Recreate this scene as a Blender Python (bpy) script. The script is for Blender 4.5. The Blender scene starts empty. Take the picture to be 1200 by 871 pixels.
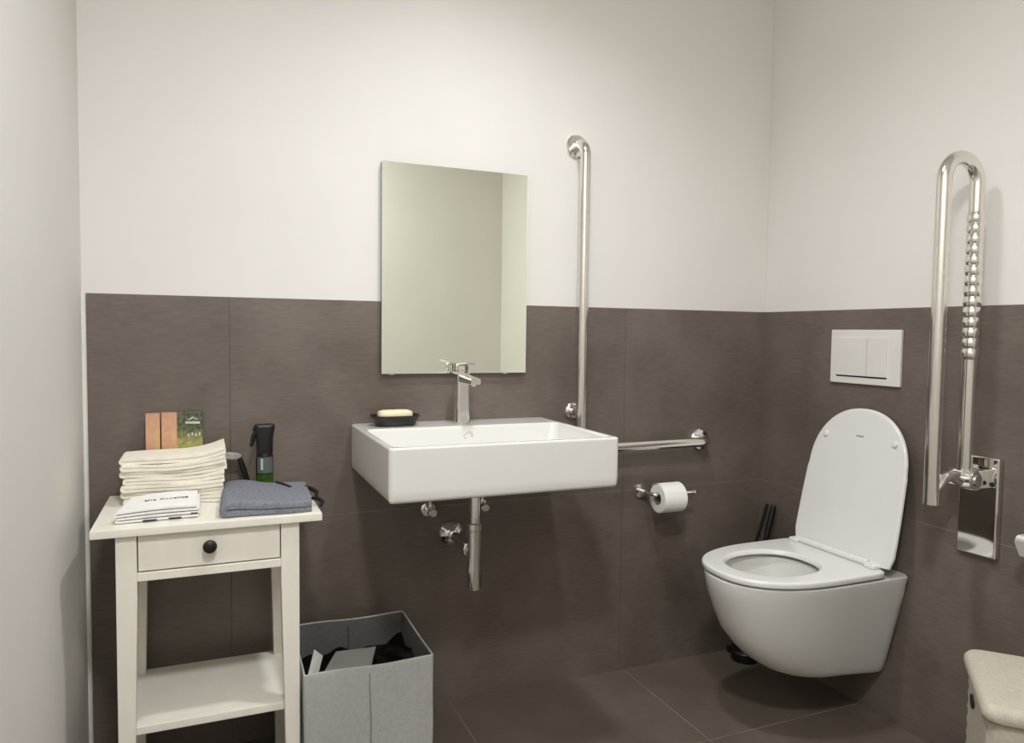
import bpy, bmesh, math, random
from math import pi, sin, cos, radians as rad
from mathutils import Vector, Matrix
random.seed(7)
SC = bpy.context.scene
COL = SC.collection

# ------------------------------------------------------------------ materials
def srgb(r, g, b):
    f = lambda c: (c/255/12.92) if c/255 <= .04045 else ((c/255+.055)/1.055)**2.4
    return (f(r), f(g), f(b), 1)

class NT:
    """little helper round a node tree"""
    def __init__(s, name):
        s.m = bpy.data.materials.new(name); s.m.use_nodes = True
        s.t = s.m.node_tree; s.n = s.t.nodes; s.l = s.t.links
        s.b = s.n['Principled BSDF']
    def node(s, kind, **kw):
        n = s.n.new(kind)
        for k, v in kw.items(): setattr(n, k, v)
        return n
    def put(s, sock, v):
        if hasattr(v, 'is_output'): s.l.new(v, sock)
        else: sock.default_value = v
    def math(s, op, a, b=0.0, c=0.0):
        n = s.node('ShaderNodeMath', operation=op)
        for i, v in enumerate((a, b, c)): s.put(n.inputs[i], v)
        return n.outputs[0]
    def mix(s, f, a, b):
        n = s.node('ShaderNodeMix', data_type='RGBA')
        s.put(n.inputs[0], f); s.put(n.inputs[6], a); s.put(n.inputs[7], b)
        return n.outputs[2]
    def noise(s, scale, stretch=(1, 1, 1), detail=4.0, rough=.55):
        tc = s.node('ShaderNodeNewGeometry')
        mp = s.node('ShaderNodeMapping'); mp.inputs['Scale'].default_value = stretch
        s.l.new(tc.outputs['Position'], mp.inputs['Vector'])
        n = s.node('ShaderNodeTexNoise'); n.inputs['Scale'].default_value = scale
        n.inputs['Detail'].default_value = detail; n.inputs['Roughness'].default_value = rough
        s.l.new(mp.outputs[0], n.inputs['Vector'])
        return n.outputs[0]
    def ramp(s, v, lo, hi):
        n = s.node('ShaderNodeMapRange'); s.put(n.inputs[0], v)
        n.inputs[1].default_value = lo; n.inputs[2].default_value = hi
        return n.outputs[0]
    def bump(s, h, strength, dist=.002):
        n = s.node('ShaderNodeBump'); n.inputs['Strength'].default_value = strength
        n.inputs['Distance'].default_value = dist
        s.put(n.inputs['Height'], h); s.l.new(n.outputs[0], s.b.inputs['Normal'])
    def pos(s):
        g = s.node('ShaderNodeNewGeometry'); x = s.node('ShaderNodeSeparateXYZ')
        s.l.new(g.outputs['Position'], x.inputs[0]); return x.outputs

def plain(name, c, rough=.5, metal=0., var=.04, scale=14., bump=0., bscale=300., coat=0., stretch=(1, 1, 1)):
    t = NT(name); b = t.b
    dark = tuple(max(0, v*(1-var*2)) for v in c[:3])+(1,)
    lite = tuple(min(1, v*(1+var)) for v in c[:3])+(1,)
    t.put(b.inputs['Base Color'], t.mix(t.ramp(t.noise(scale, stretch), .3, .7), dark, lite))
    b.inputs['Roughness'].default_value = rough; b.inputs['Metallic'].default_value = metal
    b.inputs['Coat Weight'].default_value = coat; b.inputs['Coat Roughness'].default_value = .05
    if bump: t.bump(t.noise(bscale, stretch), bump)
    return t.m

def tile_mat(name, ua, u0, up, va, v0, vp, base, dark, grout, rough, grout_u=None):
    t = NT(name); p = t.pos(); ix = {'x': 0, 'y': 1, 'z': 2}
    du = t.math('PINGPONG', t.math('SUBTRACT', p[ix[ua]], u0), up/2)
    dv = t.math('PINGPONG', t.math('SUBTRACT', p[ix[va]], v0), vp/2)
    gu = t.math('SUBTRACT', 1.0, t.ramp(du, .0008, .0019)); gv = t.math('SUBTRACT', 1.0, t.ramp(dv, .0008, .0019))
    g = t.math('MAXIMUM', gu, gv)
    st = [1., 1., 1.]; st[ix[va]] = 9.
    fine = t.noise(22., tuple(st), 6., .65)
    big = t.noise(3.2, (1, 1, 1), 3.)
    n = t.math('MULTIPLY_ADD', fine, .40, t.math('MULTIPLY', big, .60))
    c = t.mix(t.ramp(n, .39, .61), dark, base)
    wear = t.ramp(t.noise(7., (1, 1, 1), 2.), .35, .65)
    gw = t.math('MULTIPLY_ADD', wear, .6, .3)
    c = t.mix(t.math('MULTIPLY', gv, gw), c, grout)
    t.put(t.b.inputs['Base Color'], t.mix(t.math('MULTIPLY', gu, gw), c, grout_u or grout))
    t.put(t.b.inputs['Roughness'], t.math('MULTIPLY_ADD', fine, .15, rough))
    t.b.inputs['Specular IOR Level'].default_value = .5
    t.bump(t.math('SUBTRACT', t.math('MULTIPLY', fine, .25), g), .25, .0015)
    return t.m

TB, TD = srgb(118, 107, 99), srgb(96, 86, 78)
M = dict(
    paint=plain('white_wall_paint', srgb(228, 224, 219), .75, var=.012, scale=3., bump=.06, bscale=240.),
    ceil=plain('ceiling_paint', srgb(236, 234, 228), .8, var=.01),
    tile_b=tile_mat('tile_back', 'x', -.571, 1.2, 'z', .6035, 1.2, TB, TD, srgb(138, 128, 118), .30, srgb(78, 70, 63)),
    tile_r=tile_mat('tile_right', 'y', -1.18, 1.2, 'z', .6035, 1.2, TB, TD, srgb(138, 128, 118), .30, srgb(78, 70, 63)),
    tile_f=tile_mat('tile_floor', 'x', -.555, .603, 'y', -.456, .603, srgb(112, 101, 91), srgb(94, 84, 75), srgb(160, 148, 132), .34),
    ceramic=plain('white_ceramic', srgb(225, 223, 218), .12, var=.006, coat=.4),
    seat=plain('white_seat_plastic', srgb(230, 229, 226), .22, var=.006),
    plastic=plain('white_plastic', srgb(226, 222, 216), .3, var=.01),
    chrome=plain('chrome', (.86, .85, .83, 1), .08, 1., var=.01),
    steel=plain('polished_steel', (.80, .78, .75, 1), .05, 1., var=.01),
    tubesteel=plain('satin_tube_steel', (.80, .78, .73, 1), .16, 1., var=.02),
    mirror=plain('mirror_glass', (.95, .985, .87, 1), .01, 1., var=.002),
    mirror_back=plain('mirror_edge', srgb(48, 52, 50), .3, var=.05),
    black=plain('black_plastic', srgb(22, 21, 21), .35, var=.1),
    blackbag=plain('black_plastic_film', srgb(16, 15, 16), .3, var=.1, bump=.8, bscale=40.),
    cream=plain('cream_painted_wood', srgb(238, 233, 220), .38, var=.02, scale=20., stretch=(1, 1, .3)),
    towel=plain('cream_cotton', srgb(242, 236, 220), .95, var=.03, scale=40., bump=.5, bscale=260.),
    print=plain('white_cotton', srgb(236, 234, 230), .95, var=.02, bump=.35, bscale=300.),
    ink=plain('black_ink', srgb(45, 45, 52), .8, var=.05),
    bluegrey=plain('blue_grey_cloth', srgb(124, 127, 136), .95, var=.14, scale=160., bump=.7, bscale=380.),
    felt=plain('grey_felt', srgb(176, 176, 173), .95, var=.05, scale=90., bump=.5, bscale=420.),
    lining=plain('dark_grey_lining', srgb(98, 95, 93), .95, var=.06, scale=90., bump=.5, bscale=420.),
    seam=plain('grey_seam', srgb(132, 132, 130), .95),
    paper=plain('white_paper', srgb(228, 225, 218), .8, var=.02),
    card=plain('pale_card', srgb(186, 182, 176), .8, var=.03),
    tissue=plain('tissue_paper', srgb(240, 238, 233), .95, var=.01, bump=.3, bscale=200.),
    cardcore=plain('grey_card_core', srgb(120, 112, 102), .9),
    soap=plain('cream_soap', srgb(245, 232, 196), .45, var=.01),
    salmon=plain('salmon_print', srgb(205, 158, 128), .55, var=.06, scale=60.),
    tan=plain('tan_print', srgb(206, 172, 118), .55, var=.05, scale=60.),
    greenliq=plain('green_bottle', srgb(52, 86, 28), .12, var=.2, scale=60.),
    label=plain('grey_label', srgb(92, 98, 94), .4, var=.06),
    palelabel=plain('pale_print', srgb(200, 204, 200), .5),
    bristle=plain('pale_bristles', srgb(176, 168, 158), .9, var=.2, scale=160., bump=1., bscale=500.),
    stool=plain('cream_knit', srgb(190, 183, 167), .95, var=.05, scale=120., bump=.9, bscale=330.),
    wicker=plain('cream_wicker', srgb(192, 185, 168), .7, var=.06, scale=80., bump=.5, bscale=200.),
    sealant=plain('white_sealant', srgb(226, 224, 216), .45, var=.01),
    dark=plain('dark_gap', srgb(30, 28, 26), .7),
    markgrey=plain('mark_grey', srgb(140, 136, 130), .6),  # grey print of the maker mark on the toilet lid
    iron=plain('black_iron', srgb(28, 26, 25), .45, metal=.2),
    doorwhite=plain('white_door', srgb(224, 222, 214), .5, var=.01),
    lampglass=None)

def photo_print():
    t = NT('mountain_photo_print')
    p = t.pos()
    n = t.noise(95., (1, 1, 1), 5., .7)
    g = t.mix(t.ramp(n, .35, .68), srgb(34, 42, 33), srgb(118, 124, 90))
    low = t.math('SUBTRACT', 1.0, t.ramp(p[2], .822, .862))
    g2 = t.mix(t.ramp(n, .3, .7), srgb(150, 130, 62), srgb(196, 198, 120))
    t.put(t.b.inputs['Base Color'], t.mix(t.math('MULTIPLY', low, .85), g, g2))
    t.b.inputs['Roughness'].default_value = .4
    return t.m
M['photo'] = photo_print()
def emit(name, c, s):
    t = NT(name); t.b.inputs['Base Color'].default_value = c
    t.b.inputs['Emission Color'].default_value = c; t.b.inputs['Emission Strength'].default_value = s
    return t.m

# ------------------------------------------------------------------ scene-graph helpers
def thing(name, label, cat, loc=(0, 0, 0), group=None):
    o = bpy.data.objects.new(name, None); COL.objects.link(o)
    o.location = loc; o.empty_display_size = .05
    o['label'] = label; o['category'] = cat
    if group: o['group'] = group
    return o

def origin(o):
    while o.parent: o = o.parent
    return Vector(o.location)

def obj(name, bm, mat, parent=None, smooth=35, loc=None, label=None, uv=False):
    """bm holds world coordinates; the mesh is stored relative to its root (or loc)"""
    off = origin(parent) if parent else Vector(loc or (0, 0, 0))
    bmesh.ops.recalc_face_normals(bm, faces=bm.faces)
    bmesh.ops.translate(bm, verts=bm.verts, vec=-off)
    me = bpy.data.meshes.new(name); bm.to_mesh(me); bm.free()
    for m in (mat if isinstance(mat, (list, tuple)) else [mat]): me.materials.append(m)
    if smooth:
        for p in me.polygons: p.use_smooth = True
        me.set_sharp_from_angle(angle=rad(smooth))
    o = bpy.data.objects.new(name, me); COL.objects.link(o)
    if smooth:
        w = o.modifiers.new('normals', 'WEIGHTED_NORMAL'); w.keep_sharp = True; w.weight = 90
    if parent: o.parent = parent
    else: o.location = off
    if label: o['label'] = label
    return o

def single(name, bm, mat, label, cat, loc, group=None, smooth=35):
    o = obj(name, bm, mat, None, smooth, loc)
    o['label'] = label; o['category'] = cat
    if group: o['group'] = group
    return o

def struct(name, bm, mat, smooth=0):
    o = obj(name, bm, mat, None, smooth); o['kind'] = 'structure'; return o

# ------------------------------------------------------------------ shape helpers (all return / fill a bmesh)
def NB(): return bmesh.new()

def box(bm, x0, x1, y0, y1, z0, z1, bev=0., seg=2, mi=0, mat=None):
    r = bmesh.ops.create_cube(bm, size=1.)
    vs = r['verts']
    bmesh.ops.scale(bm, vec=(x1-x0, y1-y0, z1-z0), verts=vs)
    bmesh.ops.translate(bm, vec=((x0+x1)/2, (y0+y1)/2, (z0+z1)/2), verts=vs)
    fs = list({f for v in vs for f in v.link_faces})
    if bev:
        es = list({e for v in vs for e in v.link_edges})
        rr = bmesh.ops.bevel(bm, geom=es, offset=bev, segments=seg, affect='EDGES', profile=.5)
        fs = rr['faces'] + [f for f in fs if f.is_valid]
        vs = list({v for f in fs for v in f.verts})
    for f in fs:
        if f.is_valid: f.material_index = mi
    if mat is not None:
        vv = list({v for f in fs if f.is_valid for v in f.verts} | {v for v in vs if v.is_valid})
        bmesh.ops.transform(bm, matrix=mat, verts=vv)
    return bm

def rings(bm, rs, cap0=True, cap1=True, mi=0):
    """loft a list of equal-length closed rings"""
    vr = [[bm.verts.new(p) for p in r] for r in rs]
    n = len(vr[0])
    for a, b in zip(vr, vr[1:]):
        for i in range(n):
            f = bm.faces.new((a[i], a[(i+1) % n], b[(i+1) % n], b[i])); f.material_index = mi
    if cap0: bm.faces.new(vr[0][::-1]).material_index = mi
    if cap1: bm.faces.new(vr[-1]).material_index = mi
    return bm

def frame(axis):
    a = Vector(axis).normalized()
    h = Vector((0, 0, 1)) if abs(a.z) < .9 else Vector((1, 0, 0))
    u = h.cross(a).normalized(); v = a.cross(u)
    return a, u, v

def lathe(bm, base, axis, prof, n=40, mi=0):
    """prof: list of (radius, distance along axis)"""
    a, u, v = frame(axis); b = Vector(base)
    rs = [[b+a*d+(u*cos(2*pi*k/n)+v*sin(2*pi*k/n))*max(r, 1e-4) for k in range(n)] for r, d in prof]
    return rings(bm, rs, True, True, mi)

def fillet(pts, r, seg=10):
    P = [Vector(p) for p in pts]; out = [P[0]]
    for i in range(1, len(P)-1):
        rr = r[i-1] if isinstance(r, (list, tuple)) else r
        a = (P[i-1]-P[i]).normalized(); b = (P[i+1]-P[i]).normalized()
        ang = a.angle(b); d = rr/math.tan(ang/2)
        s, e = P[i]+a*d, P[i]+b*d
        c = P[i]+(a+b).normalized()*(rr/sin(ang/2))
        v0, v1 = (s-c), (e-c); th = v0.angle(v1)
        for k in range(seg+1):
            t = k/seg
            out.append(c+(v0*sin((1-t)*th)+v1*sin(t*th))/sin(th))
    out.append(P[-1]); return out

def tube(bm, pts, r, n=20, mi=0, cap=True):
    P = [Vector(p) for p in pts]; rs = []
    t0 = (P[1]-P[0]).normalized(); _, u, _ = frame(t0)
    for i, p in enumerate(P):
        if i == 0: t = t0
        elif i == len(P)-1: t = (P[i]-P[i-1]).normalized()
        else: t = ((P[i]-P[i-1]).normalized()+(P[i+1]-P[i]).normalized()).normalized()
        u = (u-t*u.dot(t)).normalized(); v = t.cross(u)
        rad_ = r[i] if isinstance(r, (list, tuple)) else r
        rs.append([p+(u*cos(2*pi*k/n)+v*sin(2*pi*k/n))*rad_ for k in range(n)])
    return rings(bm, rs, cap, cap, mi)

def rrect(x0, x1, y0, y1, z, r, n=6):
    out = []
    for cx, cy, a0 in ((x1-r, y1-r, 0), (x0+r, y1-r, 90), (x0+r, y0+r, 180), (x1-r, y0+r, 270)):
        for k in range(n+1):
            a = rad(a0+90*k/n); out.append(Vector((cx+r*cos(a), cy+r*sin(a), z)))
    return out

def extrude_profile(bm, prof, f0, f1, mi=0, segs=1, inset=0.):
    """prof: 2-D polygon; f(p2, t) -> 3-D; loft t from 0 to 1"""
    rs = [[f0(p, k/segs) for p in prof] for k in range(segs+1)]
    return rings(bm, rs, True, True, mi)

# ------------------------------------------------------------------ room
XL, YF, ZC, TH = -2.106, -2.55, 2.5, 1.2
def quad(bm, pts, mi=0):
    f = bm.faces.new([bm.verts.new(p) for p in pts]); f.material_index = mi

def slabwall(name, lo, hi, split, mats, axis, inner):
    """wall as a slab 0.1 thick; tile below z = TH on the stretch given by split, paint elsewhere"""
    bm = NB()
    for (a0, a1, z0, z1, mi) in split:
        if axis == 'y': box(bm, a0, a1, inner, inner+.1 if inner >= 0 else inner, z0, z1, mi=mi)
        else: box(bm, inner, inner+.1, a0, a1, z0, z1, mi=mi)
    return struct(name, bm, mats)

bm = NB(); box(bm, XL-.1, .1, YF-.1, .1, -.1, 0); struct('floor', bm, M['tile_f'])
bm = NB(); box(bm, XL-.1, .1, YF-.1, .1, ZC, ZC+.1); struct('ceiling', bm, M['ceil'])
bm = NB(); box(bm, XL, 0, 0, .1, 0, TH, mi=1); box(bm, XL, 0, .0005, .1, TH, ZC, mi=0)
struct('wall_back', bm, [M['paint'], M['tile_b']])
bm = NB(); box(bm, 0, .1, -1.75, .1, 0, TH, mi=1); box(bm, .0005, .1, -1.75, .1, TH, ZC, mi=0); box(bm, 0, .1, YF, -1.75, 0, ZC, mi=0)
struct('wall_right', bm, [M['paint'], M['tile_r']])
bm = NB(); box(bm, XL-.1, XL, YF, .1, 0, ZC); struct('wall_left', bm, M['paint'])
bm = NB(); box(bm, XL-.1, .1, YF-.1, YF, 0, ZC); struct('wall_front', bm, M['paint'])
bm = NB()
lathe(bm, (XL+.001, -.001, 0), (0, 0, 1), [(.008, 0), (.008, TH)], 16)
struct('trim_1', bm, M['sealant'], 40)
bm = NB(); box(bm, -2.0, -1.15, YF, YF+.02, 0, 2.05, .004); struct('door_1', bm, M['doorwhite'])

# ------------------------------------------------------------------ mirror
t = thing('wall_mirror', 'frameless rectangular mirror on the back wall above the washbasin', 'mirror', (-1.152, -.01, .995))
bm = NB(); box(bm, -1.373, -.933, -.0168, 0, .997, 1.587, .0006, 1); obj('backing', bm, M['mirror_back'], t)
bm = NB(); box(bm, -1.374, -.932, -.0185, -.0169, .996, 1.588, .0010, 1); obj('glass', bm, M['mirror'], t, 0)
for px in (-1.345, -1.0):
    bm = NB(); box(bm, px-.008, px+.008, -.0197, 0, .9935, .9985, .0008, 1); obj('clip', bm, M['tubesteel'], t)

# ------------------------------------------------------------------ wash basin
BX0, BX1, BY0, BY1, BZ0, BZ1 = -1.456, -.866, -.465, 0, .728, .856
t = thing('washbasin', 'white rectangular ceramic washbasin fixed to the back wall below the mirror', 'washbasin', (-1.16, -.23, .728))
bm = NB()
def br(i, z, r): return rrect(BX0+i, BX1-i, BY0+i, BY1-min(i, .001), z, r)
IX0, IX1, IY0, IY1 = BX0+.016, BX1-.016, BY0+.016, -.132
def ir(i, z, r): return rrect(IX0+i, IX1-i, IY0+i, IY1-i, z, r)
rs = [br(.012, BZ0, .006), br(.004, BZ0+.003, .009), br(.001, BZ0+.01, .012), br(0, BZ0+.03, .012), br(0, BZ1-.006, .012), br(.0012, BZ1-.002, .011), br(.004, BZ1, .010),
      ir(-.003, BZ1, .022), ir(0, BZ1-.002, .022), ir(.003, BZ1-.008, .022), ir(.012, .80, .03), ir(.02, .785, .035), ir(.045, .772, .04), ir(.10, .768, .04)]
rings(bm, rs)
obj('bowl', bm, M['ceramic'], t, 50)
bm = NB(); lathe(bm, (-1.157, IY1-.004, .828), (0, -1, 0), [(.0135, -.002), (.0135, .003), (.0115, .0045), (.0095, .0035), (.0085, .001), (.003, .001)], 32)
obj('overflow_ring', bm, M['tubesteel'], t)
bm = NB(); lathe(bm, (-1.16, -.26, .764), (0, 0, 1), [(.032, 0), (.032, .006), (.028, .009), (.012, .010), (.004, .010)], 32)
obj('drain', bm, M['chrome'], t)

# ------------------------------------------------------------------ faucet
t = thing('faucet', 'chrome single-lever basin mixer tap on the back rim of the washbasin', 'tap', (-1.152, -.066, .856))
fx, fy = -1.152, -.066
bm = NB(); lathe(bm, (fx, fy, .8565), (0, 0, 1), [(.026, 0), (.026, .003), (.0235, .005)], 32); obj('base_ring', bm, M['chrome'], t)
bm = NB()
rs = [rrect(fx-w, fx+w, fy-w*1.05, fy+w*1.05, z, .007) for z, w in ((.861, .0205), (.87, .0195), (.95, .0185), (.985, .0195), (.998, .0195), (1.0, .0185))]
rings(bm, rs); obj('body', bm, M['chrome'], t)
bm = NB()
sp = [rrect(-.0165, .0165, -h, h, 0, .006) for h in (.011,)][0]
def spout(k):
    y = fy-.012-.105*k; zc = .985-.004*k; h = .0125-.004*k
    return [Vector((fx+p.x*(1-.05*k), y, zc+p.y/.011*h)) for p in sp]
rings(bm, [spout(k) for k in (0, .3, .6, .9, .97)]+[[Vector((fx+(p.x-fx)*.9, p.y-.002, .981+(p.z-.981)*.85)) for p in spout(1)]])
so = obj('spout', bm, M['chrome'], t)
bm = NB(); lathe(bm, (fx, fy-.105, .9725), (0, 0, -1), [(.0105, -.002), (.0105, .004), (.008, .005)], 24); obj('aerator', bm, M['tubesteel'], so)
bm = NB(); lathe(bm, (fx, fy, 1.0), (0, 0, 1), [(.017, 0), (.017, .006), (.0185, .008), (.0185, .02), (.016, .022)], 32); obj('cartridge_cap', bm, M['chrome'], t)
bm = NB(); box(bm, -.014, .014, -.078, .018, 0, .006, .0025, 2, mat=Matrix.Translation((fx, fy, 1.021)) @ Matrix.Rotation(rad(-4), 4, 'X')); obj('lever', bm, M['chrome'], t)

# ------------------------------------------------------------------ soap dish + soap
bm = NB()
cx, cy, z0 = -1.347, -.068, .8565
def oval(a, b, z, n=3.2): return [Vector((cx+a*(abs(cos(k*pi/24)))**(2/n)*(1 if cos(k*pi/24) >= 0 else -1), cy+b*(abs(sin(k*pi/24)))**(2/n)*(1 if sin(k*pi/24) >= 0 else -1), z)) for k in range(48)]
rings(bm, [oval(.05, .028, z0), oval(.056, .033, z0+.004), oval(.063, .039, z0+.016), oval(.067, .042, z0+.026), oval(.0675, .0425, z0+.029), oval(.064, .039, z0+.029), oval(.06, .036, z0+.022), oval(.056, .033, z0+.016)])
single('soap_dish', bm, M['black'], 'black oval soap dish on the left back rim of the washbasin', 'soap dish', (cx, cy, z0))
bm = NB()
rings(bm, [oval(.036, .018, z0+.0162, 3), oval(.046, .026, z0+.020, 3), oval(.0485, .028, z0+.027, 3), oval(.0485, .028, z0+.033, 3), oval(.046, .026, z0+.039, 3), oval(.036, .018, z0+.042, 3), oval(.014, .006, z0+.0427, 3)])
single('soap_bar', bm, M['soap'], 'cream bar of soap lying in the black soap dish', 'soap', (cx, cy, z0+.016))

# ------------------------------------------------------------------ trap under the basin
px, py = -1.157, -.2
t = thing('drain_trap', 'chrome bottle trap hanging under the washbasin with a pipe into the wall', 'drain pipe', (px, py, .41))
bm = NB(); lathe(bm, (px, py, .7275), (0, 0, -1), [(.024, 0), (.024, .012), (.0175, .016)], 32); obj('drain_collar', bm, M['chrome'], t)
bm = NB(); lathe(bm, (px, py, .715), (0, 0, -1), [(.0150, 0), (.0150, .12)], 32); obj('inlet_pipe', bm, M['chrome'], t)
bm = NB(); lathe(bm, (px, py, .60), (0, 0, -1), [(.015, 0), (.021, .003), (.021, .02), (.0195, .022), (.0195, .12), (.0215, .123), (.0215, .178), (.02, .183), (.012, .184)], 36); obj('bottle', bm, M['chrome'], t)
wx, wz = -1.160, .518
bm = NB(); tube(bm, fillet([(px, py, wz), (wx, py*.5, wz), (wx, -.002, wz)], .0001, 2) if False else [(px, py+.01, wz), (wx, -.002, wz)], .0145, 24); obj('outlet_pipe', bm, M['chrome'], t)
bm = NB(); lathe(bm, (wx, py+.022, wz), (0, 1, 0), [(.0155, 0), (.021, .003), (.021, .018), (.016, .022)], 12); obj('union_nut', bm, M['chrome'], t)
bm = NB(); lathe(bm, (wx, -.0005, wz), (0, -1, 0), [(.040, 0), (.0395, .003), (.034, .011), (.024, .019), (.017, .022), (.017, .034)], 40); obj('wall_rosette', bm, M['chrome'], t)

def valve(x, z, label):
    t = thing('angle_valve', label, 'valve', (x, -.004, z), 'angle valves under the washbasin')
    bm = NB(); lathe(bm, (x, 0, z), (0, -1, 0), [(.022, 0), (.021, .003), (.012, .007)], 28); obj('rosette', bm, M['chrome'], t)
    bm = NB(); lathe(bm, (x, -.006, z), (0, -1, 0), [(.009, 0), (.009, .034), (.007, .036)], 24)
    lathe(bm, (x, -.028, z), (0, 0, 1), [(.0075, 0), (.0075, .02)], 20); obj('body', bm, M['chrome'], t)
    bm = NB(); lathe(bm, (x, -.042, z), (0, -1, 0), [(.006, 0), (.013, .002), (.013, .016), (.010, .019)], 12); obj('knob', bm, M['chrome'], t)
    bm = NB(); tube(bm, [(x, -.028, z+.02), (x, -.028, z+.07), (x+(.03 if x < px else -.03), -.04, BZ0-.001)], .005, 12); obj('hose', bm, M['tubesteel'], t)
valve(-1.232, .597, 'small chrome angle valve under the washbasin, left of the trap pipe')
valve(-1.072, .600, 'small chrome angle valve under the washbasin, right of the trap pipe')

# ------------------------------------------------------------------ L-shaped grab bar on the back wall
t = thing('grab_bar', 'chrome L-shaped grab bar on the back wall right of the mirror', 'grab bar', (-.762, -.001, .76))
gx, gr = -.762, .0165
bm = NB(); tube(bm, fillet([(gx, -.004, 1.695), (gx, -.062, 1.695), (gx, -.062, .760), (-.272, -.062, .760), (-.272, -.004, .760)], [.04, .05, .04], 12), gr, 28); obj('rail', bm, M['tubesteel'], t)
def wallflange(x, z, t, r=.036):
    bm = NB(); lathe(bm, (x, 0, z), (0, -1, 0), [(r, 0), (r, .006), (r-.004, .010), (.0185, .011), (.0185, .014)], 40); return obj('wall_flange', bm, M['chrome'], t)
wallflange(gx, 1.695, t); wallflange(-.272, .760, t)
wallflange(gx, .872, t, .026)
bm = NB(); tube(bm, [(gx, -.004, .872), (gx, -.05, .872)], .013, 20); obj('bracket', bm, M['chrome'], t)

# ------------------------------------------------------------------ toilet roll holder + roll
hx, hz, hy = -.503, .600, -.082
t = thing('toilet_roll_holder', 'chrome toilet roll holder on the back wall under the grab bar', 'toilet roll holder', (hx, -.001, hz))
bm = NB(); lathe(bm, (hx, -.0005, hz), (0, -1, 0), [(.026, 0), (.026, .005), (.023, .010), (.013, .011)], 36); obj('wall_flange', bm, M['chrome'], t)
bm = NB(); tube(bm, fillet([(hx, -.004, hz), (hx, hy, hz), (-.352, hy, hz)], .014, 10), .0068, 20); ar = obj('arm', bm, M['chrome'], t)
bm = NB(); lathe(bm, (-.354, hy, hz), (1, 0, 0), [(.0068, -.002), (.0095, 0), (.0095, .006), (.006, .008)], 20); obj('end_cap', bm, M['chrome'], ar)
rx0, rx1, rz = -.490, -.404, hz-.0125
t = thing('toilet_roll', 'white toilet paper roll on the chrome holder', 'toilet roll', (rx0, hy, rz))
bm = NB()
prof = [(.0205, 0), (.044, 0), (.0455, .0015), (.0458, .004), (.0458, rx1-rx0-.004), (.0455, rx1-rx0-.0015), (.044, rx1-rx0), (.0205, rx1-rx0)]
a, u, v = frame((1, 0, 0)); b = Vector((rx0, hy, rz))
rs = [[b+a*d+(u*cos(2*pi*k/48)+v*sin(2*pi*k/48))*r for k in range(48)] for r, d in prof]
rings(bm, rs, False, False)
obj('paper', bm, M['tissue'], t, 50)
bm = NB()
rs = [[b+a*d+(u*cos(2*pi*k/48)+v*sin(2*pi*k/48))*r for k in range(48)] for r, d in ((.0206, .0), (.0206, rx1-rx0), (.0192, rx1-rx0), (.0192, 0), (.0206, 0))]
rings(bm, rs, False, False); obj('core', bm, M['cardcore'], t, 50)
bm = NB()   # loose end: a short tongue of paper at the top back
rs = []
for k in range(9):
    x0, x1 = rx0+.002, rx1-.002
    an = rad(150-k*14); r = .0466+.0006*k
    rs.append((Vector((x0, hy+r*cos(an), rz+r*sin(an))), Vector((x1, hy+r*cos(an), rz+r*sin(an)))))
for (p0, p1), (q0, q1) in zip(rs, rs[1:]): quad(bm, [p0, p1, q1, q0])
bmesh.ops.remove_doubles(bm, verts=bm.verts, dist=1e-6)
bmesh.ops.solidify(bm, geom=bm.faces[:], thickness=.0006)
obj('loose_end', bm, M['tissue'], t, 50)

# ------------------------------------------------------------------ flush plate
t = thing('flush_plate', 'white dual flush plate on the right wall above the toilet', 'flush plate', (-.001, -.435, .972))
bm = NB(); box(bm, -.011, .0005, -.562, -.311, .974, 1.138, .003, 3); obj('plate', bm, M['plastic'], t)
bm = NB(); box(bm, -.0150, -.0105, -.4495, -.338, .999, 1.115, .0012, 2); obj('full_flush_button', bm, M['plastic'], t)
bm = NB(); box(bm, -.0150, -.0105, -.518, -.4515, .999, 1.115, .0012, 2); obj('half_flush_button', bm, M['plastic'], t)
bm = NB(); box(bm, -.0118, -.0105, -.520, -.336, .9945, .9988, .0); obj('gap', bm, M['dark'], t)

# ------------------------------------------------------------------ toilet
TY = -.437
def dsh(ub, uf, w, z, uc=None, nf=2.25, nb=7, n=96, tilt=0.):
    """D-shaped outline: u is the distance from the right wall"""
    uc = uc if uc is not None else ub+(uf-ub)*.45; out = []
    for k in range(n):
        th = 2*pi*k/n; c, s = cos(th), sin(th)
        a, e = ((uf-uc), nf) if c >= 0 else ((uc-ub), nb)
        r = (abs(c/a)**e+abs(s/w)**e)**(-1/e)
        out.append(Vector((-(uc+r*c), TY+r*s, z)))
    return out
t = thing('toilet', 'white wall-hung toilet with its lid raised, on the right wall', 'toilet', (-.25, TY, .10))
bm = NB()
lv = [(.128, .04, .25, .078), (.1285, .02, .275, .090), (.132, .006, .306, .099), (.140, .002, .330, .106), (.158, .002, .366, .113), (.19, .002, .410, .1225), (.23, .002, .449, .133), (.28, .002, .486, .1455), (.34, .002, .509, .159), (.39, .002, .525, .1705), (.42, .002, .531, .178), (.441, .002, .533, .1825), (.4455, .003, .5315, .1815), (.447, .005, .5285, .179)]
rs = [dsh(ub, uf, w, z, uc=max(.12, .225*uf/.54), nf=2.35, nb=30) for z, ub, uf, w in lv]
for r_, (z, ub, uf, w) in zip(rs, lv):
    for p in r_: p.z += .018*min(1, max(0, -p.x/.16))*min(1, max(0, (.40-z)/.27))
inn = [(.447, .20, .505, .135), (.44, .205, .50, .13), (.42, .205, .498, .128), (.36, .22, .475, .11), (.30, .25, .44, .085), (.24, .28, .41, .06), (.2, .31, .38, .03)]
rs += [dsh(ub, uf, w, z, uc=.34, nf=2.1, nb=2.4) for z, ub, uf, w in inn]
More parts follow.
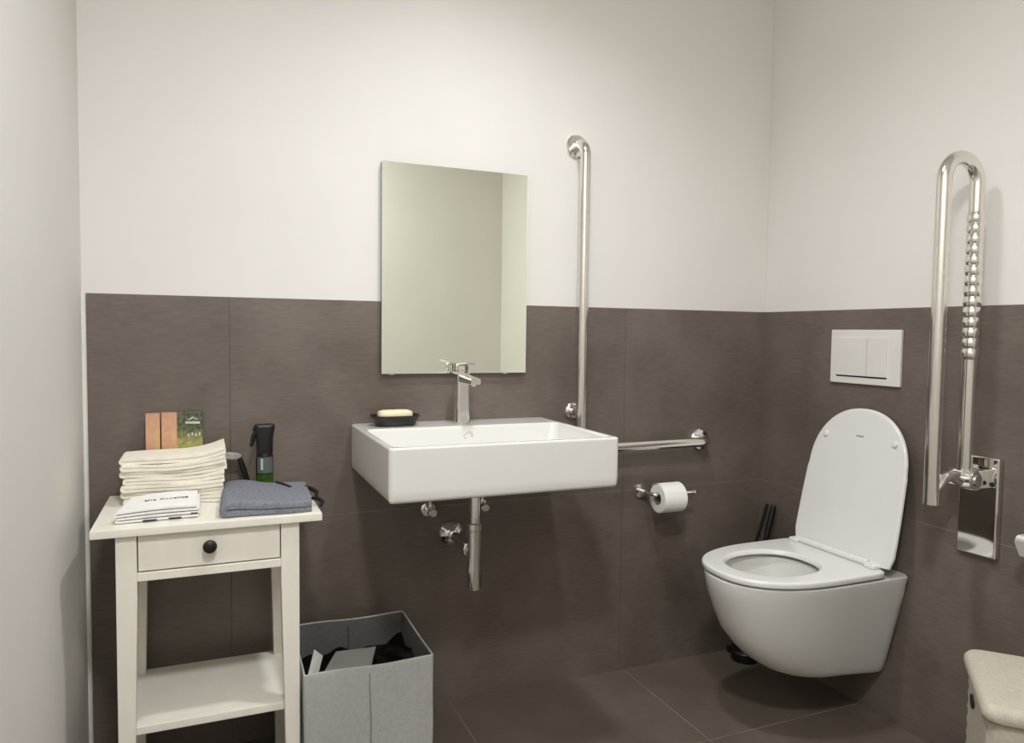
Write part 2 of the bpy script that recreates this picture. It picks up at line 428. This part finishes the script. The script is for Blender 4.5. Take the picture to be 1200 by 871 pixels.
rings(bm, rs); obj('bowl', bm, M['ceramic'], t, 60)
bm = NB(); lathe(bm, (-.19, TY, .1465), (0, 0, -1), [(.03, -.002), (.028, .005), (.02, .011), (.008, .014), (.003, .0145)], 24); obj('bottom_plug', bm, M['ceramic'], t)
# seat ring
bm = NB()
so = lambda i, z: dsh(.092+i, .534-i, .1845-i, z, uc=.25, nf=2.45, nb=16)
si = lambda i, z: dsh(.212+i, .474-i, .113-i, z, uc=.338, nf=2.05, nb=2.4)
rings(bm, [so(.006, .4525), so(.001, .4535), so(0, .457), so(0, .464), so(.0015, .4675), so(.006, .470), si(-.010, .4695), si(-.004, .468), si(0, .463), si(.001, .457), si(-.004, .453), so(.006, .4525)], False, False)
obj('seat', bm, M['seat'], t, 60)
for u_, v_ in ((.47, .09), (.47, -.09), (.17, .155), (.17, -.155)):
    bm = NB(); lathe(bm, (-u_, TY+v_, .4465), (0, 0, 1), [(.007, 0), (.007, .0065)], 16); obj('seat_buffer', bm, M['seat'], t)
# hinge bar and mounts
bm = NB(); tube(bm, [(-.108, TY-.128, .4785), (-.108, TY+.128, .4785)], .0095, 20); obj('hinge_bar', bm, M['seat'], t)
for s in (-1, 1):
    bm = NB(); box(bm, -.125, -.088, TY+s*.143-.017, TY+s*.143+.017, .4695, .4815, .004, 3); obj('hinge_mount', bm, M['seat'], t)
# raised lid: built flat in (width, height) and leant against the wall
lz0, lz1, lx0, lx1, LY = .4715, .902, -.099, -.0140, TY-.012
def lidp(v, h, d):
    k = h/(lz1-lz0)
    return Vector((lx0+(lx1-lx0)*k + d, LY+v, lz0+h))
def lidring(inset, d):
    out = []; H = lz1-lz0; n = 72
    hc = .25; w = .182-inset
    for k in range(n):
        th = 2*pi*k/n; c, s = cos(th), sin(th)
        a, e = ((H-inset-hc), 2.15) if c >= 0 else (hc-inset, 26)
        r = (abs(c/a)**e+abs(s/w)**e)**(-1/e)
        h = hc+r*c; v = r*s
        v *= .955+.045*math.cos(min(max((h-.05)/.25, 0), 1)*pi/2) if h < hc else .955
        out.append(lidp(v, h, d))
    return out
bm = NB(); rings(bm, [lidring(.014, .0125), lidring(.003, .0115), lidring(0, .009), lidring(0, .004), lidring(.002, .0008), lidring(.006, 0), lidring(.016, .0005), lidring(.05, .0022)])
lid = obj('lid', bm, M['seat'], t, 50)
for s in (-1, 1):
    p = lidp(s*.125, .342, 0)
    bm = NB(); lathe(bm, p, (-1, 0, .13), [(.0095, -.004), (.0095, .003), (.007, .006), (.002, .0065)], 20); obj('bumper', bm, M['seat'], lid)
bm = NB(); m = lidp(0, .348, -.0002)
for k in range(7): box(bm, m.x-.0004+.0022, m.x+.0025, LY-.013+k*.0037, LY-.013+k*.0037+.0022, m.z-.002, m.z+(.003 if k % 3 else .0042))
obj('maker_mark', bm, M['markgrey'], lid)

# ------------------------------------------------------------------ toilet brush and second handle in the corner
t = thing('toilet_brush', 'black toilet brush leaning in the corner behind the toilet, the thicker handle on the right', 'toilet brush', (-.118, -.085, 0))
bm = NB(); lathe(bm, (-.118, -.085, .0005), (0, 0, 1), [(.046, 0), (.048, .003), (.048, .03), (.044, .034), (.038, .036), (.036, .09), (.02, .094)], 36); obj('holder', bm, M['black'], t)
bm = NB(); tube(bm, [(-.118, -.085, .085), (-.082, -.086, .26), (-.017, -.088, .524), (-.015, -.088, .530)], [.008, .0085, .0095, .006], 20); obj('handle', bm, M['black'], t)
t = thing('squeegee', 'slim black handle in the corner behind the toilet, left of the thicker brush handle', 'squeegee', (-.11, -.026, 0))
bm = NB(); tube(bm, [(-.115, -.022, .02), (-.082, -.033, .26), (-.019, -.059, .524), (-.018, -.0595, .529)], [.0045, .005, .0055, .0035], 16); obj('handle', bm, M['black'], t)
bm = NB(); box(bm, -.140, -.04, -.032, -.012, .0005, .022, .004, 2); obj('head', bm, M['black'], t)

# ------------------------------------------------------------------ folding support rail
t = thing('folding_grab_rail', 'chrome fold-up support rail raised beside the toilet on the right wall', 'grab rail', (-.001, -.80, .56))
ry = -.80; xa, xb = -.058, -.176; tr = .0172
bm = NB(); box(bm, -.018, .0004, -.860, -.757, .562, .818, .005, 3); obj('wall_plate', bm, M['steel'], t)
top = []
xm, rr = (xa+xb)/2, (xb-xa)/2
P = [(xb, ry, .705)]+[(xm+rr*cos(pi*k/24)*1.0, ry, 1.498+abs(rr)*sin(pi*k/24)) for k in range(25)][::1]+[(xa, ry, .775)]
bm = NB(); tube(bm, P, tr, 28); obj('loop_tube', bm, M['tubesteel'], t)
bm = NB()
prof = []
for k in range(14):
    d = k*.026
    prof += [(tr+.0006, d), (tr+.0018, d+.003), (tr+.0030, d+.008), (tr+.0032, d+.0125), (tr+.0030, d+.017), (tr+.0018, d+.022), (tr+.0006, d+.0248)]
lathe(bm, (xa, ry, 1.065), (0, 0, 1), [(tr, -.002)]+prof+[(tr, .366)], 32); obj('grip_rings', bm, M['tubesteel'], t)
pz = .762
bm = NB(); lathe(bm, (xa, ry-.036, pz), (0, 1, 0), [(.018, 0), (.0245, .002), (.0255, .005), (.0255, .067), (.0245, .07), (.018, .072)], 40); obj('pivot_barrel', bm, M['chrome'], t)
bm = NB(); lathe(bm, (xa, ry-.0365, pz), (0, -1, 0), [(.016, 0), (.016, .003), (.012, .004), (.003, .004)], 28); obj('pivot_cap', bm, M['steel'], t)
for s in (-1, 1):
    bm = NB(); box(bm, -.062, -.017, ry+s*.030-.004, ry+s*.030+.004, pz-.022, pz+.024, .002, 2); obj('bracket', bm, M['chrome'], t)
bm = NB(); tube(bm, [(xa-.015, ry, pz), (-.105, ry, pz+.012), (-.135, ry, pz+.004), (-.155, ry, pz-.022)], [.019, .017, .013, .008], 20); obj('stop_claw', bm, M['chrome'], t)
bm = NB(); lathe(bm, (-.018, -.845, pz-.01), (-1, 0, 0), [(.006, 0), (.006, .003), (.004, .004)], 16); obj('screw', bm, M['iron'], t)

# ------------------------------------------------------------------ white ledge at the right edge of the frame
bm = NB()
prof = [(-.002, .662), (-.095, .662), (-.102, .657), (-.102, .648), (-.085, .612), (-.002, .585)]
rings(bm, [[Vector((x*k, -.957-d, .63+(z-.63)*k2)) for x, z in prof] for k, d, k2 in ((.97, 0, .7), (1, .004, 1), (1, .40, 1))])
single('wall_ledge', bm, M['ceramic'], 'white rounded ledge end poking in at the right edge of the frame', 'ledge', (0, -1.1, .585))

# ------------------------------------------------------------------ laundry basket / stool at the lower right
t = thing('storage_stool', 'cream fabric storage stool with padded lid in the lower right corner', 'stool', (-.32, -1.28, 0))
o0 = Vector((-.318, -1.002, 0)); e1 = Vector((-.742, -.670, 0)); e2 = Vector((.670, -.742, 0))
L1, L2 = .288, .36
def st(a, b, z): return o0+e1*a+e2*b+Vector((0, 0, z))
def srr(i, z, r, wob=0.): return [st(p.x, p.y, z+(wob*sin(p.x*23)*cos(p.y*19))) for p in rrect(i, L1-i, i, L2-i, 0, r, 8)]
bm = NB()
rings(bm, [srr(.006, .420, .028), srr(-.001, .421, .03), srr(-.004, .426, .03), srr(-.0045, .434, .03), srr(-.003, .442, .03), srr(.002, .4485, .028), srr(.010, .4515, .026), srr(.03, .4525, .022), srr(.09, .4535, .02)])
obj('padded_lid', bm, M['stool'], t, 60)
bm = NB()
zz = [0.001+.0139*k for k in range(31)]
rings(bm, [srr(.005+(.0018 if k % 2 else 0), z, .028) for k, z in enumerate(zz)])
obj('basket', bm, M['wicker'], t, 40)
bm = NB(); c = st(.10, .005, .375)
sl = [Vector((.020*cos(k*pi/12), 0, .013*sin(k*pi/12))) for k in range(24)]
rings(bm, [[c+e1*p.x+e2*d+Vector((0, 0, p.z)) for p in sl] for d in (-.0025, .004)]); obj('handle_slot', bm, M['dark'], t)
# ------------------------------------------------------------------ bedside table
TX0, TX1, TYF, TYB, TZ = -2.050, -1.588, -.376, -.030, .703
t = thing('side_table', 'white wooden side table with one drawer and a shelf by the left wall', 'side table', (-1.82, -.2, 0))
bm = NB(); box(bm, TX0, TX1, TYF, TYB, TZ-.018, TZ, .0025, 2); obj('tabletop', bm, M['cream'], t)
lx = (TX0+.045, TX1-.049); ly = (TYF+.012, TYB-.018)
def leg(x, sx, y, sy):
    bm = NB()
    x1, y1 = x+sx*.040, y+sy*.036
    xt, yt = x+sx*.029, y+sy*.027
    def r(z, xe, ye): return rrect(min(x, xe), max(x, xe), min(y, ye), max(y, ye), z, .002, 2)
    rings(bm, [r(.0006, xt, yt), r(.30, x+sx*.034, y+sy*.031), r(.55, x1, y1), r(TZ-.0182, x1, y1)]); obj('leg', bm, M['cream'], t)
leg(lx[0], 1, ly[0], 1); leg(lx[1], -1, ly[0], 1); leg(lx[0], 1, ly[1], -1); leg(lx[1], -1, ly[1], -1)
ix0, ix1 = lx[0]+.040, lx[1]-.040
yf = ly[0]
bm = NB()
for x0, x1 in ((lx[0]+.006, lx[0]+.022), (lx[1]-.022, lx[1]-.006)): box(bm, x0, x1, yf+.036, ly[1]-.036, .585, TZ-.0182, .001, 1)
box(bm, ix0, ix1, ly[1]-.022, ly[1]-.006, .585, TZ-.0182, .001, 1)
obj('apron', bm, M['cream'], t)
bm = NB(); box(bm, ix0, ix1, yf+.002, yf+.030, .585, .6035, .001, 1); obj('front_rail', bm, M['cream'], t)
bm = NB(); box(bm, ix0+.002, ix1-.002, yf+.003, yf+.020, .6065, TZ-.0205, .0015, 2); box(bm, ix0+.01, ix1-.01, yf+.02, ly[1]-.03, .609, .615); dr = obj('drawer', bm, M['cream'], t)
kx, kz = -1.824, .650
bm = NB(); lathe(bm, (kx, yf+.003, kz), (0, -1, 0), [(.006, -.001), (.006, .007), (.0125, .011), (.0145, .016), (.0135, .021), (.008, .0245), (.002, .025)], 28); obj('knob', bm, M['iron'], dr)
bm = NB(); box(bm, lx[0]+.003, lx[1]-.003, yf+.020, ly[1]-.004, .246, .264, .002, 2); 
obj('shelf', bm, M['cream'], t)
TT = TZ+.0006

# ------------------------------------------------------------------ folded cloths: ribbons folded to and fro
def ribbon(passes, x0, x1, z0, pitch, thick, lift=None, nx=14, first=1, jit=0.):
    """closed (x, z) outline of a strip folded to and fro between x0 and x1"""
    cl = []
    d = first
    ends = [(x0+random.uniform(-jit, jit), x1+random.uniform(-jit, jit)) for _ in range(passes)]
    for p in range(passes):
        a, b = ends[p]
        z = z0+pitch*(p+.5)
        xs = [a+pitch/2+(b-a-pitch)*k/nx for k in range(nx+1)]
        if d < 0: xs = xs[::-1]
        cl += [(x, z) for x in xs]
        if p < passes-1:
            xe = xs[-1]
            for k in range(1, 6):
                an = -pi/2+pi*k/6
                cl.append((xe+d*pitch/2*cos(an), z+pitch/2+pitch/2*sin(an)))
        d = -d
    L, R = [], []
    for i, (x, z) in enumerate(cl):
        a = cl[max(i-1, 0)]; b = cl[min(i+1, len(cl)-1)]
        tx, tz = b[0]-a[0], b[1]-a[1]; l = math.hypot(tx, tz) or 1
        nx_, nz_ = -tz/l, tx/l
        L.append((x+nx_*thick/2, z+nz_*thick/2)); R.append((x-nx_*thick/2, z-nz_*thick/2))
    poly = L+R[::-1]
    return [(x, z+(lift(x, z) if lift else 0)) for x, z in poly]

def ribbon_bm(poly, ymap, segs=8, edge=.0035):
    """loft the outline through y; thin it slightly at both hems so that edges look soft"""
    bm = NB(); n = len(poly); h = n//2; rs = []
    ts = [0, .02]+[.02+.96*k/segs for k in range(1, segs)]+[.98, 1]
    for tt in ts:
        k = .8 if tt in (0, 1) else 1.
        r = []
        for i, (x, z) in enumerate(poly):
            j = n-1-i; mx, mz = (x+poly[j][0])/2, (z+poly[j][1])/2
            r.append(ymap(mx+(x-mx)*k, mz+(z-mz)*k, tt))
        rs.append(r)
    vr = [[bm.verts.new(p) for p in r] for r in rs]
    for a, b in zip(vr, vr[1:]):
        for i in range(n): bm.faces.new((a[i], a[(i+1) % n], b[(i+1) % n], b[i]))
    for r in (vr[0], vr[-1]):
        for i in range(h-1): bm.faces.new((r[i], r[i+1], r[n-2-i], r[n-1-i]))
    return bm

CX0, CX1 = -2.014, -1.780
NC = 7; hc = .1095/NC
names = ['at the bottom of the stack', 'second from the bottom of the stack', 'third from the bottom of the stack', 'in the middle of the stack', 'third from the top of the stack', 'second from the top of the stack', 'on top, right end raised, of the stack']
for i in range(NC):
    z0 = TT+hc*i
    def lift(x, z, i=i):
        k = max(0, (x-CX0)/(CX1-CX0)); g = max(0., (z-TT)/.11)
        return .030*g*max(0, k-.35)**1.7/.48+.0035*g*sin(k*5+.6)+.0012*sin(k*9+i*1.7)*g
    sh = .004*sin(i*2.1); nar = .007*(1-i/(NC-1))
    poly = ribbon(2, CX0+nar+random.uniform(0, .004), CX1-nar*.6-random.uniform(0, .007), z0, hc/2, hc/2*.985, lift, first=-1, jit=.003)
    def ymap(x, z, tt, sh=sh, i=i):
        k = (x-CX0)/(CX1-CX0)
        yf_ = -.165-.022*k+sh+.002*sin(k*11+i*2.3); yb_ = -.050+sh*.5
        return Vector((x, yf_+(yb_-yf_)*tt, z))
    bm = ribbon_bm(poly, ymap)
    single('folded_cloth', bm, M['towel'], 'cream folded cotton cloth '+names[i]+' on the side table', 'cloth', (-1.9, -.11, z0), 'cream folded cloths on the side table', smooth=60)

# printed white cloth lying in front of the stack
wx0, wx1 = -2.008, -1.845
def lift2(x, z):
    k = (x-wx0)/(wx1-wx0)
    g = (z-TT)/.026
    return g*(.004*sin(k*3.0)+.003*k)
poly = ribbon(4, wx0, wx1, TT, .0062, .0046, lift2, first=-1, jit=.004)
ca, sa = cos(rad(3)), sin(rad(3))
def ymap2(x, z, tt):
    k = (x-wx0)/(wx1-wx0)
    y = -.335+.012*k+(.128)*tt
    return Vector((x+.02*tt*(1-k), y, z+.006*tt*((z-TT)/.026)))
t = thing('printed_cloth', 'white folded cotton cloth with black lettering in front of the cream stack', 'cloth', (-1.92, -.27, TT))
bm = ribbon_bm(poly, ymap2); pc = obj('cloth', bm, M['print'], t, 60)
def text_mesh(txt, size):
    cu = bpy.data.curves.new('txt', 'FONT'); cu.body = txt; cu.size = size; cu.align_x = 'CENTER'; cu.align_y = 'CENTER'; cu.extrude = .0003
    o = bpy.data.objects.new('txt', cu); COL.objects.link(o)
    bpy.context.view_layer.update()
    me = bpy.data.meshes.new_from_object(o.evaluated_get(bpy.context.evaluated_depsgraph_get()))
    bpy.data.objects.remove(o); b = NB(); b.from_mesh(me); bpy.data.meshes.remove(me); bpy.data.curves.remove(cu)
    return b
bm = text_mesh('the Baselite', .019)
bmesh.ops.transform(bm, matrix=Matrix.Translation((-1.912, -.262, TT+.0325)) @ Matrix.Rotation(rad(4), 4, 'Z') @ Matrix.Rotation(rad(2.5), 4, 'X') @ Matrix.Rotation(rad(-1), 4, 'Y'), verts=bm.verts)
obj('lettering', bm, M['ink'], t, 0, label='black lettering')
for (a, b, h) in ((-1.955, -1.928, .004), (-1.905, -1.88, .005), (-1.862, -1.848, .012)):
    bm = NB(); box(bm, a, b, -.3385, -.3335, TT+h-.0012, TT+h+.0012, .0005, 1); obj('printed_stripe', bm, M['ink'], t)

# blue-grey drawstring bag, folded once
gx0, gx1 = -1.797, -1.600
def lift3(x, z):
    k = (x-gx0)/(gx1-gx0)
    return -(z-TT)*.30*k + .002*sin(k*8)*((z-TT)/.04)
poly = ribbon(2, gx0, gx1, TT, .0172, .0162, lift3, first=-1, nx=20)
def ymap3(x, z, tt):
    k = (x-gx0)/(gx1-gx0); g = (z-TT)/.04
    return Vector((x+.012*tt, -.358+.003*sin(k*7)+(.225+.03*(1-k))*tt, z+.0015*sin(k*13+tt*5)*g+.0025*sin(tt*pi)*g-.004*(tt < .01)*g))
t = thing('folded_bag', 'blue-grey folded drawstring bag with black cords on the right of the side table', 'bag', (-1.7, -.24, TT))
bm = ribbon_bm(poly, ymap3, 10); obj('cloth', bm, M['bluegrey'], t, 60)
bm = NB(); tube(bm, [(-1.667, -.135, TT+.0285), (-1.652, -.17, TT+.029), (-1.640, -.205, TT+.028)], .003, 10); obj('strap', bm, M['black'], t)
for pts in ([(-1.604, -.20, TT+.026), (-1.592, -.225, TT+.024), (-1.583, -.245, TT+.02), (-1.586, -.26, TT+.014)], [(-1.601, -.29, TT+.016), (-1.588, -.297, TT+.016), (-1.580, -.318, TT+.012), (-1.586, -.335, TT+.006)]):
    bm = NB(); tube(bm, pts, [.0035, .0055, .0055, .004], 12); obj('cord_end', bm, M['black'], t)

# spray bottle
sx, sy = -1.690, -.068
t = thing('spray_bottle', 'black trigger spray bottle with green base at the back of the side table', 'spray bottle', (sx, sy, TT))
bm = NB(); lathe(bm, (sx, sy, TT), (0, 0, 1), [(.019, 0), (.0215, .003), (.0215, .040)], 36); obj('green_base', bm, M['greenliq'], t, label='translucent green bottom of the bottle')
bm = NB(); lathe(bm, (sx, sy, TT+.040), (0, 0, 1), [(.0215, 0), (.0215, .046), (.0195, .052), (.014, .056)], 36); bo = obj('bottle', bm, M['black'], t)
bm = NB()
aa, uu, vv = frame((0, 0, 1))
def lab(z): return [Vector((sx+.0219*cos(an), sy+.0219*sin(an), z)) for an in [rad(-150+k*6) for k in range(21)]]
l0, l1 = lab(TT+.044), lab(TT+.085)
for k in range(20): quad(bm, [l0[k], l0[k+1], l1[k+1], l1[k]])
bmesh.ops.remove_doubles(bm, verts=bm.verts, dist=1e-6); obj('label', bm, M['label'], bo, 60)
bm = NB()
for k, h in enumerate((.004, .0055, .004, .005, .0035)):
    for an in (rad(-112), ):
        box(bm, -.0028, .0028, -.0004, .0004, 0, .005, mat=Matrix.Translation((sx+.0222*cos(an), sy+.0222*sin(an), TT+.053+k*.0058)) @ Matrix.Rotation(an+pi/2, 4, 'Z'))
obj('label_print', bm, M['palelabel'], bo, 0)
bm = NB(); rings(bm, [rrect(sx-a, sx+a2, sy-b, sy+b, TT+z, b*.7) for a, a2, b, z in ((.017, .017, .017, .09), (.0205, .020, .0185, .098), (.021, .020, .0185, .130), (.024, .023, .0185, .148), (.026, .0255, .018, .160), (.0255, .0255, .0175, .166), (.022, .022, .0145, .1685))]); hd = obj('sprayer_head', bm, M['black'], t, 50)
bm = NB(); tube(bm, [(sx-.020, sy, TT+.150), (sx-.027, sy, TT+.138), (sx-.030, sy, TT+.124), (sx-.0335, sy, TT+.112)], [.006, .006, .0055, .004], 12); obj('trigger', bm, M['black'], hd)
bm = NB(); lathe(bm, (sx-.025, sy, TT+.158), (-1, 0, 0), [(.006, 0), (.006, .004), (.002, .0045)], 16); obj('nozzle', bm, M['black'], hd)

# brush with pale head
t = thing('scrub_brush', 'small brush with black handle and pale head behind the cream cloth stack', 'brush', (-1.745, -.045, TT))
bm = NB(); tube(bm, [(-1.728, -.040, TT+.006), (-1.741, -.040, TT+.05), (-1.751, -.040, TT+.082)], [.007, .0075, .006], 16); obj('handle', bm, M['black'], t)
bm = NB(); rings(bm, [[Vector((-1.7705+.0235*s*cos(k*pi/12)+(.004 if d > 0 else 0), -.040+d, TT+.0855+.0085*s*sin(k*pi/12)-.12*(.0235*s*cos(k*pi/12)))) for k in range(24)] for s, d in ((.8, -.012), (1, -.008), (1, .008), (.8, .012))]); obj('brush_head', bm, M['bristle'], t)

# printed packs standing behind the stack
t = thing('slim_carton', 'slim salmon carton standing behind the cream cloths, left of the printed pack', 'carton', (-1.946, -.03, TT))
bm = NB(); box(bm, -1.968, -1.9355, -.040, -.012, TT, .9035, .0012, 2); obj('box', bm, M['salmon'], t)
bm = NB(); box(bm, -1.9475, -1.9355, -.0407, -.0399, .80, .864); obj('print', bm, M['tan'], t, 0)
t = thing('printed_pack', 'salmon and green printed pack with white mountain emblem behind the cream cloths', 'packet', (-1.88, -.03, TT))
bm = NB(); box(bm, -1.9325, -1.838, -.040, -.012, TT, .9045, .0012, 2); pk = obj('pack', bm, M['salmon'], t)
bm = NB(); box(bm, -1.897, -1.8378, -.0408, -.0115, TT+.001, .9055, .0012, 2); obj('photo_panel', bm, M['photo'], t)
for bb in ((-1.911, -1.900, -.0406, -.0398, .846, .866), (-1.915, -1.895, -.0412, -.0398, .80, .822)):
    bm = NB(); box(bm, *bb); obj('print', bm, M['tan'], t, 0)
bm = NB()
ex, ez = -1.860, .884
def tri(pts): rings(bm, [[Vector((ex+x, -.0418+d, ez+z)) for x, z in pts] for d in (0, .0012)])
tri([(-.018, -.002), (-.018, -.0065), (.016, -.0085), (.017, -.0025)])
tri([(-.012, .002), (-.001, .0105), (.0005, .0075), (-.007, .002)])
tri([(-.001, .0105), (.012, .003), (.007, .003), (.0005, .0075)])
obj('emblem', bm, M['palelabel'], t, 0, label='white mountain emblem over a white bar')
bm = NB()
for k in range(4): box(bm, -1.872+k*.0085, -1.8685+k*.0085, -.0414, -.0404, .844+.0015*(k % 2), .8515+.002*(k % 2))
obj('lettering', bm, M['palelabel'], t, 0)

# ------------------------------------------------------------------ grey felt storage box on the floor
t = thing('storage_bin', 'light grey open fabric bin on the floor right of the side table', 'bin', (-1.475, -.2, 0))
QX0, QX1, QY0, QY1, QZ = -1.630, -1.323, -.376, -.070, .331
bm = NB()
def wob(p, s): return p+Vector((.0016*sin(p.z*31+s+p.y*11), .0016*sin(p.z*27+p.x*17+s), .002*sin(p.x*26+p.y*21) if p.z > .3 else 0))
def qr(i, z, r, n=3):
    base = rrect(QX0+i, QX1-i, QY0+i, QY1-i, z, r, n); out = []
    for a, b in zip(base, base[1:]+base[:1]):
        m = 10 if (b-a).length > .1 else 1
        for k in range(m): out.append(wob(a+(b-a)*k/m, 0))
    return out
rings(bm, [qr(.002, .001, .006), qr(0, .01, .006), qr(0, .08, .006), qr(0, .16, .006), qr(0, .24, .006), qr(0, QZ-.012, .006), qr(0, QZ-.002, .006), qr(.0015, QZ, .006), qr(.0038, QZ, .005), qr(.005, QZ-.003, .005), qr(.005, .2, .005), qr(.005, .1, .005), qr(.006, .012, .005)])
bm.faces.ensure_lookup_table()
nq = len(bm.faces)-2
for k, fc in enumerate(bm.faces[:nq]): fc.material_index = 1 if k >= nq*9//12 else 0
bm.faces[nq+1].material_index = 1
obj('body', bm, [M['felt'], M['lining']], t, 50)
sxm = -1.478
for yy, d in ((QY0-.0022, .0022), (QY1-.0068, .0022)):
    prev = None
    zs = [.012+k*.02 for k in range(16)]
    f = [[wob(Vector((sxm-.0012, yy, z)), 0), wob(Vector((sxm+.0012, yy, z)), 0), wob(Vector((sxm+.0012, yy+d, z)), 0), wob(Vector((sxm-.0012, yy+d, z)), 0)] for z in zs]
    bm = NB(); rings(bm, f); obj('seam', bm, M['seam'] if yy < -.3 else M['dark'], t)

def sheet(name, pts, nx, ny, bend, mat, label, cat, thick=.0012, group=None):
    """bilinear sheet over four corners with a bend function"""
    a, b, c, d = [Vector(p) for p in pts]; bm = NB(); g = []
    for j in range(ny+1):
        row = []
        for i in range(nx+1):
            u, v = i/nx, j/ny
            p = a*(1-u)*(1-v)+b*u*(1-v)+c*u*v+d*(1-u)*v
            p.z += bend(u, v); row.append(bm.verts.new(p))
        g.append(row)
    for j in range(ny):
        for i in range(nx): bm.faces.new((g[j][i], g[j][i+1], g[j+1][i+1], g[j+1][i]))
    bmesh.ops.solidify(bm, geom=bm.faces[:], thickness=thick)
    cen = (a+b+c+d)/4
    return single(name, bm, mat, label, cat, cen, group, smooth=60)
bm = NB(); g = []
N = 26
for j in range(N+1):
    row = []
    for i in range(N+1):
        u, v = i/N, j/N
        x = QX0+.008+(QX1-QX0-.016)*u; y = QY0+.008+(QY1-QY0-.016)*v
        z = .240+.015*sin(u*7+v*3)*sin(v*9+u*2)+.007*sin(u*23+v*17)+.02*u
        row.append(bm.verts.new((x, y, z)))
    g.append(row)
for j in range(N):
    for i in range(N): bm.faces.new((g[j][i], g[j][i+1], g[j+1][i+1], g[j+1][i]))
bmesh.ops.solidify(bm, geom=bm.faces[:], thickness=.004)
single('bin_liner', bm, M['blackbag'], 'crumpled black plastic bag inside the grey fabric bin', 'bag', (-1.475, -.22, .2), smooth=60)
sheet('card_flap', [(-1.604, -.362, .285), (-1.480, -.364, .287), (-1.435, -.235, .312), (-1.535, -.235, .315)], 8, 6, lambda u, v: .004*sin(v*pi), M['card'], 'pale grey card flap sticking out of the grey bin', 'card')
sheet('paper_scrap', [(-1.622, -.360, .312), (-1.604, -.362, .292), (-1.572, -.27, .325), (-1.592, -.265, .342)], 6, 8, lambda u, v: .006*sin(u*pi)*(1-v), M['paper'], 'crumpled white paper at the left corner of the grey bin', 'paper')

# ------------------------------------------------------------------ lights: two round ceiling lamps
def ceiling_lamp(x, y, r, power, label, spot=None):
    t = thing('ceiling_lamp', label, 'lamp', (x, y, ZC))
    bm = NB(); lathe(bm, (x, y, ZC-.0005), (0, 0, -1), [(r+.02, 0), (r+.02, .01), (r+.012, .016), (r+.002, .016), (r+.002, .006), (.01, .006)], 40); obj('housing', bm, M['plastic'], t)
    if spot:
        li = bpy.data.lights.new('lamp_light', 'SPOT'); li.spot_size = rad(spot[0]); li.spot_blend = spot[1]; li.shadow_soft_size = r
        z = ZC-.03
    else:
        li = bpy.data.lights.new('lamp_light', 'AREA'); li.shape = 'DISK'; li.size = r*2; z = ZC-.018
    li.energy = power; li.color = (.97, .992, 1)
    lo = bpy.data.objects.new('lamp_light', li); COL.objects.link(lo); lo.location = (x, y, z)
ceiling_lamp(-1.10, -.74, .06, 52., 'round white ceiling lamp over the washbasin', (138, 1.))
ceiling_lamp(-1.70, -1.90, .12, 28., 'round white ceiling lamp near the door')
w = bpy.data.worlds.new('world'); SC.world = w; w.use_nodes = True
w.node_tree.nodes['Background'].inputs[0].default_value = (.9, .9, .88, 1); w.node_tree.nodes['Background'].inputs[1].default_value = .3

# ------------------------------------------------------------------ camera
yaw, pitch, roll, F = rad(22.7417949), rad(-3.01263206), rad(.71023676), 857.645923
f = Vector((sin(yaw)*cos(pitch), cos(yaw)*cos(pitch), sin(pitch)))
r = Vector((cos(yaw), -sin(yaw), 0)); u = r.cross(f)
R = r*cos(roll)+u*sin(roll); U = u*cos(roll)-r*sin(roll)
cd = bpy.data.cameras.new('camera'); cam = bpy.data.objects.new('camera', cd); COL.objects.link(cam)
m = Matrix((R, U, -f)).transposed().to_4x4(); m.translation = Vector((-1.82907805, -2.05156432, 1.11542435))
cam.matrix_world = m
cd.sensor_fit = 'HORIZONTAL'; cd.sensor_width = 36; cd.lens = F/1200*36; cd.clip_start = .02
SC.camera = cam
vs = SC.view_settings
vs.view_transform = 'Standard'; vs.look = 'None'; vs.gamma = 1; vs.use_curve_mapping = False; vs.exposure = .17
